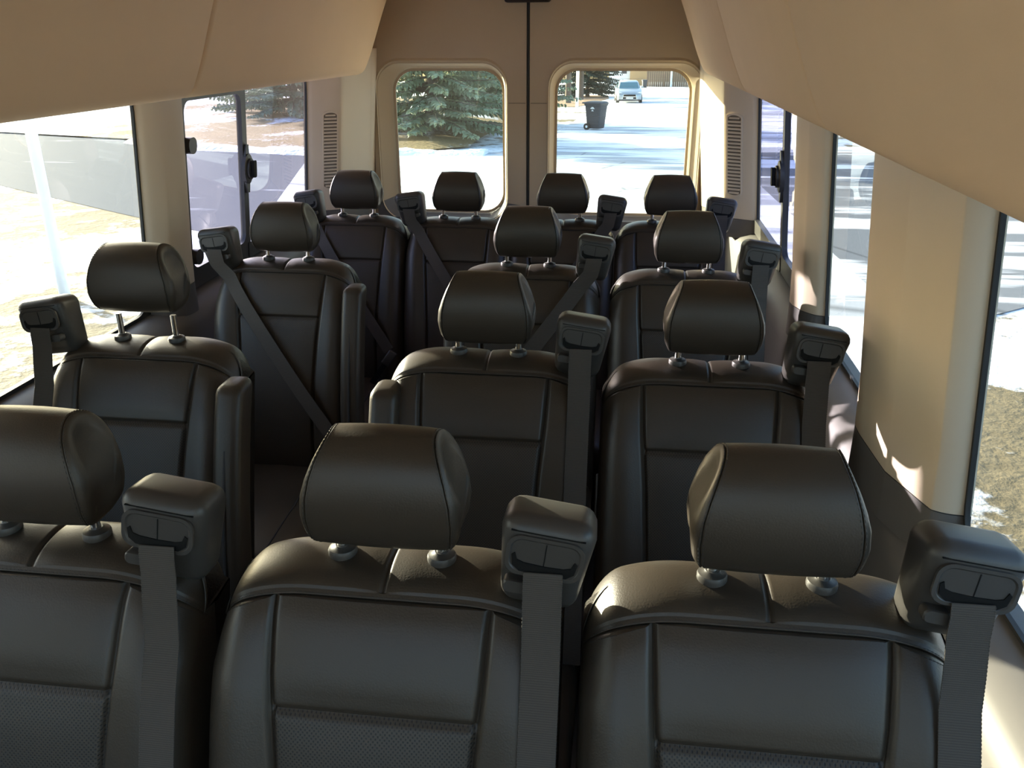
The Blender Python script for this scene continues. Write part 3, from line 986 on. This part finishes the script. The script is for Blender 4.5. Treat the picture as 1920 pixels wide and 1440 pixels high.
M['drive'] = road_mat('dark_icy_drive', (0.12, 0.13, 0.145, 1), (0.19, 0.20, 0.22, 1), 0.50, 0.6)  # darker asphalt and ice than the packed-snow roads
M['ice_road'] = road_mat('icy_packed_snow', (0.32, 0.34, 0.37, 1), (0.42, 0.44, 0.47, 1), 0.445)

gm = ground_mesh('ground', -90, 90, -30, 230, 60, 90, -.006)
tag(obj('ground', gm, 'snow'), 'snow covered ground with dry grass showing through', None, None, 'structure')

# cross street, curving away on the sunny side
def strip(name, path, mat, lift, label, kind='structure', cat=None, thick=0.0):
    g = G(); vs = []
    for (xa, ya), (xb, yb) in path:
        for k in range(9):
            x, y = lerp(xa, xb, k / 8), lerp(ya, yb, k / 8)
            vs.append((x, y, gz(y) + lift))
    n = len(path)
    g.add(vs, [(i * 9 + k, i * 9 + k + 1, (i + 1) * 9 + k + 1, (i + 1) * 9 + k) for i in range(n - 1) for k in range(8)])
    o = obj(name, g.mesh(name), mat)
    return tag(o, label, cat, None, kind)
near = [(-60, 40), (-30, 25.5), (-18, 18.5), (-12, 15.0), (-8, 12.2), (-4.5, 9.8), (-2.5, 6), (-1.8, 2), (-1.6, -20)]
far = [(-70, 62), (-34, 37), (-23, 29.4), (-16, 26.6), (-12.6, 24.2), (-8.3, 22.8), (-3, 23.2), (0, 23.4), (0, 23.4)]
strip('street', list(zip(near[:6], far[:6])) , 'road', .0, 'frosted asphalt street curving past the sunny side of the van')
strip('intersection', [((-4.5, 9.8), (-8.3, 22.8)), ((-1.9, 4), (-3.4, 23.6)), ((2.0, 4), (-2.2, 24.2)), ((3.0, 6.5), (3.2, 24.6))], 'ice_road', .004, 'icy packed-snow intersection behind the van')
strip('cross_street', [((3.0, 6.5), (3.2, 24.6)), ((6, 9), (6.5, 25)), ((30, 9), (30, 25))], 'drive', .004, 'icy cross street beyond the shaded side of the van')
strip('side_street', [((-3.2, 23), (7, 24.5)), ((-2.2, 34), (7.5, 34)), ((-1.8, 50), (9, 50)), ((-2.0, 90), (14, 90)), ((-2, 145), (16, 140))], 'ice_road', .002, 'icy side street running straight away behind the van')
strip('driveway', [((-1.9, -25), (5.5, -25)), ((-1.9, 0), (5.5, 0)), ((-1.9, 4), (5.5, 9))], 'drive', .003, 'icy driveway that the van stands on')
# kerb and grass bank beyond the street
bank_path = [((-34, 37), (-38, 46)), ((-23, 29.4), (-27, 41)), ((-16, 26.6), (-17, 40)), ((-12.6, 24.2), (-12.6, 40)), ((-8.3, 22.9), (-8.3, 40)), ((-5.6, 23.3), (-5.6, 40)), ((-4.2, 25), (-4.0, 40))]
g = G(); vs = []
for (xa, ya), (xb, yb) in bank_path:
    for k in range(13):
        t = k / 12; x, y = lerp(xa, xb, t), lerp(ya, yb, t)
        rise = .14 + .9 * (t ** 1.3) * (1 if x < -5 else .5) if k else 0.05
        vs.append((x, y, gz(y) + rise))
n = len(bank_path)
g.add(vs, [(i * 13 + k, i * 13 + k + 1, (i + 1) * 13 + k + 1, (i + 1) * 13 + k) for i in range(n - 1) for k in range(12)])
tag(obj('grass_bank', g.mesh('grass_bank'), 'bank'), 'dry grass bank under the spruce trees across the street', None, None, 'structure')
# snow windrow along the kerb
g = G(); loops = []
for i in range(61):
    t = i / 60; x = lerp(-15.5, -3.4, t); y = interp(x, [(-16, 26.4), (-12.6, 24.0), (-8.3, 22.7), (-3.4, 23.1)])
    h = .13 + .05 * random.random() + .03 * sin(i * .43); w = .7 + .12 * random.random()
    loops.append([(x, y + w * c, gz(y) + h * s_ - .02) for c, s_ in ((-1, 0), (-.6, .6), (-.1, 1), (.4, .75), (.8, .2), (.9, -.1))])
g.loft(loops, True, True, True)
M['snowbank'] = mat_plain('ploughed_snow', (0.80, 0.82, 0.86, 1), 0.8, nscale=5, bump=0.8, dist=0.08)
tag(obj('snow_ridge', g.mesh('snow_ridge'), 'snowbank'), 'ploughed ridge of snow along the far kerb below the spruce', 'snow ridge')

# ---- spruces
M['bark'] = mat_plain('spruce_bark', (0.16, 0.125, 0.10, 1), 0.9, nscale=20, bump=0.6, dist=0.02)
def needle_mat(name, a, b, c):
    m = MT(name)
    v = m.coord('Object')
    n1 = m.noise(v, 2.0, 4); n2 = m.noise(v, 25, 2)
    col = m.mix(n1, a, b); col = m.mix(m.math('MULTIPLY', n2, .6), col, c)
    m.bsdf(col, 0.6, 0, None, 0.25)
    return m.m
M['needle'] = needle_mat('blue_spruce_needles', (0.17, 0.21, 0.10, 1), (0.28, 0.32, 0.18, 1), (0.38, 0.45, 0.34, 1))
M['needle_d'] = needle_mat('dark_conifer_needles', (0.030, 0.050, 0.030, 1), (0.055, 0.08, 0.05, 1), (0.10, 0.12, 0.09, 1))
def spruce_meshes(h, r, z0, seed, whorls, per, step=.16):
    rnd = random.Random(seed)
    fol = G(); br = G()
    def blade(p, d, up, L, w):
        s_ = d.cross(up)
        if s_.length < 1e-4: s_ = Vector((1, 0, 0))
        s_.normalize()
        fol.add([p, p + d * L * .5 + s_ * w, p + d * L, p + d * L * .5 - s_ * w], [(0, 1, 2, 3)])
    for wi in range(whorls):
        t = wi / (whorls - 1)
        z = lerp(z0, h * .97, t ** 1.1)
        R = r * (1 - t) ** .85 + .12
        for b in range(per):
            az = 2 * pi * (b / per + .38 * wi) + rnd.uniform(-.25, .25)
            L = R * rnd.uniform(.75, 1.1)
            o = Vector((cos(az), sin(az), 0))
            zz = z + rnd.uniform(-.15, .15)
            droop = rnd.uniform(.16, .34)
            path = []
            ns = max(4, int(L / step))
            for k in range(ns + 1):
                q = k / ns
                path.append(Vector((0, 0, zz)) + o * (L * q) + Vector((0, 0, L * (.10 * q - droop * q * q + .10 * q ** 4))))
            br.tube([path[0], path[len(path) // 2], path[-1]], [.035 * L / r + .008, .02 * L / r + .005, .003], 4, False)
            sd = Vector((-o.y, o.x, 0))
            for k in range(1, ns + 1):
                q = k / ns
                p = path[k]; t_ = (path[k] - path[k - 1]).normalized()
                if q < .22: continue
                tl = lerp(.42, .14, q) * min(1.2, .6 + L / 3)
                for s_ in (-1, 1):
                    for rep in range(2):
                        d = (t_ * rnd.uniform(.5, 1.0) + sd * s_ * rnd.uniform(.5, 1.1) + Vector((0, 0, rnd.uniform(-.55, .05)))).normalized()
                        Lb = tl * rnd.uniform(.7, 1.25)
                        blade(p, d, Vector((rnd.uniform(-.4, .4), rnd.uniform(-.4, .4), 1)), Lb, .05 + .03 * rnd.random())
                        blade(p + d * Lb * .3, (d + Vector((0, 0, -.6))).normalized(), Vector((rnd.uniform(-1, 1), rnd.uniform(-1, 1), .3)), Lb * .8, .05)
                d = (t_ + Vector((0, 0, rnd.uniform(-.1, .35)))).normalized()
                blade(p, d, sd, tl * .6, .04)
    tr = G(); tr.tube([(0, 0, -.3), (0, 0, h * .3), (0, 0, h * .65), (0, 0, h)], [.022 * h, .018 * h, .011 * h, .01], 10)
    return fol.mesh('foliage', 180), br.mesh('branch', 60), tr.mesh('trunk', 60)
SPR = spruce_meshes(9.0, 3.5, .45, 3, 24, 13)
def spruce(x, y, s, rz, label, meshes, needle, lift=0.0):
    e = empty('spruce_tree', (x, y, gz(y) + lift), rz)
    e.scale = (s, s, s)
    tag(e, label, 'tree', 'conifers beyond the street')
    obj('trunk', meshes[2], 'bark', e)
    fo = obj('foliage', meshes[0], needle, e); fo['kind'] = 'stuff'
    bo = obj('branches', meshes[1], 'bark', e); bo['kind'] = 'stuff'
    return e
spruce(-5.9, 27.8, 1.0, .4, 'large blue-green spruce with drooping skirt behind the rear window', SPR, 'needle', .2)
spruce(-12.9, 34.0, 1.0, 2.1, 'blue-green spruce on the bank seen through the sliding side window', SPR, 'needle', .5)
spruce(-5.3, 38.6, 1.0, 4.0, 'taller spruce standing behind the two front spruces', SPR, 'needle', .6)
PINE = spruce_meshes(11.0, 3.4, 2.6, 11, 16, 9, .24)
FIR = spruce_meshes(10.0, 3.6, .5, 17, 24, 15, .2)
spruce(-4.0, 66, 1.0, 0, 'conifer with a bare lower trunk right behind the white post', PINE, 'needle_d')
spruce(-3.5, 74.5, 1.0, 2.3, 'conifer with a bare lower trunk a little beyond the white post', PINE, 'needle_d')
spruce(-3.4, 84.5, 1.0, 1.2, 'dark dense fir with branches down to the ground, beside the parked car', FIR, 'needle_d')
spruce(-11.4, 84, 1.0, .5, 'dark dense fir away from the street, behind the bare trunks', FIR, 'needle_d')
M['litter'] = mat_plain('brown_needle_litter', (0.20, 0.115, 0.06, 1), 0.9, nscale=3, bump=0.5, dist=0.05, var=0.3)
strip('needle_litter', [((-14, 60), (-2.9, 58.5)), ((-14, 66), (-2.2, 64)), ((-14, 80), (-1.2, 78)), ((-14, 90), (-1.6, 90))], 'litter', .012, 'brown needle litter under the dark conifers')
# ---- posts
def post(x, y, h, r, label):
    g = G(); g.tube([(0, 0, -.1), (0, 0, h)], r, 10)
    g.lathe([(r * 1.3, h - .02), (r * 1.3, h + .02), (r * .6, h + .05)], 10)
    o = obj('sign_post', g.mesh('sign_post'), 'white_paint', None, (x, y, gz(y)))
    tag(o, label, 'post', 'white posts in the snow')
post(-2.82, 57.0, 3.2, .10, 'slim white post in the snow before the dark conifer trunks')
post(7.2, 147, 5.0, .16, 'slim white post by the far brown fence')
post(-5.05, 6.7, 2.6, .055, 'white upright in the sunny snow, standing in for a pale streak in the window')  # upright put in where a pale streak shows in the near side window

# ---- trash bins
M['bin'] = mat_plain('black_bin_plastic', (0.030, 0.033, 0.040, 1), 0.5, nscale=60, bump=0.2, dist=0.003)
def trash_bin(x, y, s, rz, label):
    e = empty('trash_bin', (x, y, gz(y)), rz); e.scale = (s, s, s)
    tag(e, label, 'trash bin', 'wheeled bins put out on the street')
    g = G()
    loops = []
    for z, w, d in ((.06, .23, .25), (.10, .245, .27), (.55, .275, .31), (.90, .30, .345), (.93, .33, .37), (.97, .33, .37)):
        loops.append([(px, py, z) for px, py in rrect(-w, w, -d, d, .05, 3)])
    g.loft(loops, True, True, True)
    b = obj('body', g.mesh('bin_body', 35), 'bin', e)
    g = G(); loops = []
    for z, w, d in ((.975, .34, .385), (1.01, .345, .39), (1.05, .31, .35), (1.075, .22, .26)):
        loops.append([(px, py, z) for px, py in rrect(-w, w, -d, d, .06, 3)])
    g.loft(loops, True, True, True)
    obj('lid', g.mesh('bin_lid', 35), 'bin', e)
    g = G(); g.tube([(-.3, .40, 1.0), (-.3, .46, 1.02), (.3, .46, 1.02), (.3, .40, 1.0)], .018, 8); obj('handle', g.mesh('bin_handle'), 'bin', e)
    for c in (-1, 1):
        g = G(); wl = [[(c * (.27 + dx), .24 + rr * cos(t * pi / 10), .13 + rr * sin(t * pi / 10)) for t in range(20)] for dx, rr in ((0, .10), (0, .13), (.05, .13), (.05, .10), (.04, .08))]
        g.loft(wl, True, True, True); w_ = obj('wheel', g.mesh('bin_wheel', 40), 'rubber', e)
        g = G(); g.loft([[(c * (.27 + dx), .24 + rr * cos(t * pi / 8), .13 + rr * sin(t * pi / 8)) for t in range(16)] for dx, rr in ((.045, .05), (.055, .045))], True, True, True)
        obj('hub', g.mesh('bin_hub', 40), 'white_paint', w_)
    # white printed mark on the front
    g = G()
    for (ax, az, bx, bz) in ((-.09, .80, .09, .825), (-.07, .83, .07, .85), (-.04, .855, .05, .875), (-.05, .72, .05, .735), (-.03, .74, .03, .765)):
        yy = lambda z: -interp(z, [(.55, .275), (.90, .30)]) - .002
        g.add([(yy(az), -ax, az), (yy(az), -bx, az), (yy(bz), -bx, bz), (yy(bz), -ax, bz)], [(0, 1, 2, 3)])
    obj('printed_mark', g.mesh('printed_mark'), 'white_paint', b)
    return e
trash_bin(-.80, 34.4, 1.0, radians(62), 'black wheeled trash bin on the snow across the street')
trash_bin(2.75, 134, 1.1, radians(10), 'small distant dark bin beside the brown fence')

# ---- parked car, front view
M['car_paint'] = mat_plain('silver_car_paint', (0.42, 0.45, 0.47, 1), 0.25, 0.3, bump=0)
M['car_glass'] = mat_plain('car_glass', (0.10, 0.22, 0.26, 1), 0.08, bump=0)
M['lamp'] = mat_plain('headlamp', (0.75, 0.76, 0.76, 1), 0.1, bump=0)
def car(x, y, rz, s=1.06):
    e = empty('parked_car', (x, y, gz(y)), rz); e.scale = (s, s, s)
    tag(e, 'silver hatchback parked facing the van on the icy side street', 'car')
    # body lofted along y (front at -y)
    secs = [(-2.15, .62, .26, .62), (-2.05, .78, .22, .72), (-1.8, .86, .20, .82), (-1.2, .90, .20, .96), (-.6, .91, .20, 1.03), (.6, .91, .20, 1.04), (1.5, .90, .22, 1.02), (2.0, .84, .28, .98), (2.12, .74, .34, .92)]
    g = G()
    g.loft([[(px, yy, pz) for px, pz in rrect(-w, w, z0, z1, .14, 4)] for yy, w, z0, z1 in secs], True, True, True)
    obj('body', g.mesh('car_body', 40), 'car_paint', e)
    g = G()
    cs = [(-.95, .80, .95), (-.35, .70, 1.38), (.1, .66, 1.48), (1.0, .65, 1.47), (1.7, .70, 1.25), (2.0, .76, .97)]
    g.loft([[(-.84, yy, .9), (-w, yy, zt - .06), (-w + .08, yy, zt), (w - .08, yy, zt), (w, yy, zt - .06), (.84, yy, .9)] for yy, w, zt in cs], True, True, True)
    obj('cabin', g.mesh('car_cabin', 40), 'car_paint', e)
    g = G(); g.add([(-.70, -.94, .99), (.70, -.94, .99), (.60, -.38, 1.385), (-.60, -.38, 1.385), (-.70, -.90, .97), (.70, -.90, .97), (.60, -.34, 1.36), (-.60, -.34, 1.36)], [(0, 1, 2, 3), (4, 7, 6, 5), (0, 4, 5, 1), (1, 5, 6, 2), (2, 6, 7, 3), (3, 7, 4, 0)])
    obj('windscreen', g.mesh('car_windscreen'), 'car_glass', e)
    for c in (-1, 1):
        g = G(); g.add([(c * .815, -.55, 1.03), (c * .815, 1.3, 1.03), (c * .70, 1.1, 1.36), (c * .70, -.05, 1.36), (c * .78, -.55, 1.03), (c * .78, 1.3, 1.03), (c * .66, 1.1, 1.36), (c * .66, -.05, 1.36)], [(0, 1, 2, 3), (4, 7, 6, 5), (0, 4, 5, 1), (1, 5, 6, 2), (2, 6, 7, 3), (3, 7, 4, 0)])
        obj('side_glass', g.mesh('car_side_glass'), 'car_glass', e)
        g = G(); g.loft([[(c * px, yy, pz) for px, pz in ((.46, .66), (.80, .72), (.84, .80), (.70, .80), (.50, .74))] for yy in (-1.6, -2.02)], True, True, True)
        obj('headlamp', g.mesh('car_headlamp'), 'lamp', e)
        g = G(); g.loft([[(c * (px), yy, pz) for px, pz in rrect(.88, 1.04, 1.0, 1.12, .04, 3)] for yy in (-.62, -.50)], True, True, True)
        obj('mirror', g.mesh('car_mirror'), 'car_paint', e)
        for yy in (-1.35, 1.35):
            g = G(); g.loft([[(c * dx, yy + rr * cos(t * pi / 12), .31 + rr * sin(t * pi / 12)) for t in range(24)] for dx, rr in ((.70, .2), (.70, .31), (.92, .31), (.92, .2))], True, True, True)
            obj('wheel', g.mesh('car_wheel', 40), 'rubber', e)
    g = G(); g.loft([[(px, yy, pz) for px, pz in ((-.50, .34), (.50, .34), (.42, .66), (-.42, .66))] for yy in (-2.0, -2.165)], True, True, True)
    gr = obj('grille', g.mesh('car_grille'), 'plastic_dk', e)
    g = G(); g.box((-.44, -2.185, .49), (.44, -2.16, .52)); g.tube([(-.5, -2.17, .34), (-.42, -2.17, .66), (.42, -2.17, .66), (.5, -2.17, .34)], .02, 6)
    obj('grille_bar', g.mesh('car_grille_bar'), 'chrome', gr)
    g = G(); g.box((-.78, -2.18, .22), (.78, -2.0, .30)); obj('bumper_lip', g.mesh('car_bumper_lip'), 'plastic_dk', e)
    g = G(); g.box((-.25, -2.19, .36), (.25, -2.17, .46)); obj('number_plate', g.mesh('car_plate'), 'white_paint', e)
car(.42, 69.0, radians(3))

# ---- far house and fence
M['siding'] = mat_plain('orange_siding', (0.55, 0.33, 0.15, 1), 0.7, nscale=4, bump=0.2)
M['fence'] = mat_plain('brown_fence_boards', (0.20, 0.13, 0.085, 1), 0.8, nscale=8, bump=0.3)
M['roof'] = mat_plain('dark_roof', (0.10, 0.08, 0.07, 1), 0.8, nscale=8, bump=0.3)
M['darkglass'] = mat_plain('dark_window', (0.02, 0.025, 0.03, 1), 0.1, bump=0)
e = empty('house', (0, 165, gz(165)))
tag(e, 'distant house with white and orange walls beyond the parked car', 'house')
g = G(); g.box((-3.2, 0, 0), (.6, 9, 5.2)); obj('white_wall', g.mesh('house_white_wall'), 'white_paint', e)
g = G(); g.box((.6, -1, 0), (3.6, 9, 5.6)); obj('orange_wall', g.mesh('house_orange_wall'), 'siding', e)
g = G(); g.loft([[(-4, y, 5.2), (.2, y, 7.4), (4.4, y, 5.6), (4.4, y, 5.3), (.2, y, 7.1), (-4, y, 4.9)] for y in (-1.8, 9.8)], True, True, True); obj('roof', g.mesh('house_roof'), 'roof', e)
for xa in (-2.4, -.9):
    g = G(); g.box((xa, -.06, 2.0), (xa + .9, .02, 3.3)); obj('window', g.mesh('house_window'), 'darkglass', e)
e = empty('board_fence', (0, 148, gz(148)))
tag(e, 'brown board fence at the end of the icy side street', 'fence')
for k in range(34):
    x = 3.4 + k * .34
    g = G(); g.box((x, random.uniform(-.02, .02), 0), (x + .31, .06, 3.6 + random.uniform(-.08, .08))); obj('fence_board', g.mesh('fence_board'), 'fence', e)
for k in range(5):
    g = G(); g.box((3.3 + k * 2.8, .06, 0), (3.5 + k * 2.8, .26, 3.8)); obj('fence_post', g.mesh('fence_post'), 'fence', e)
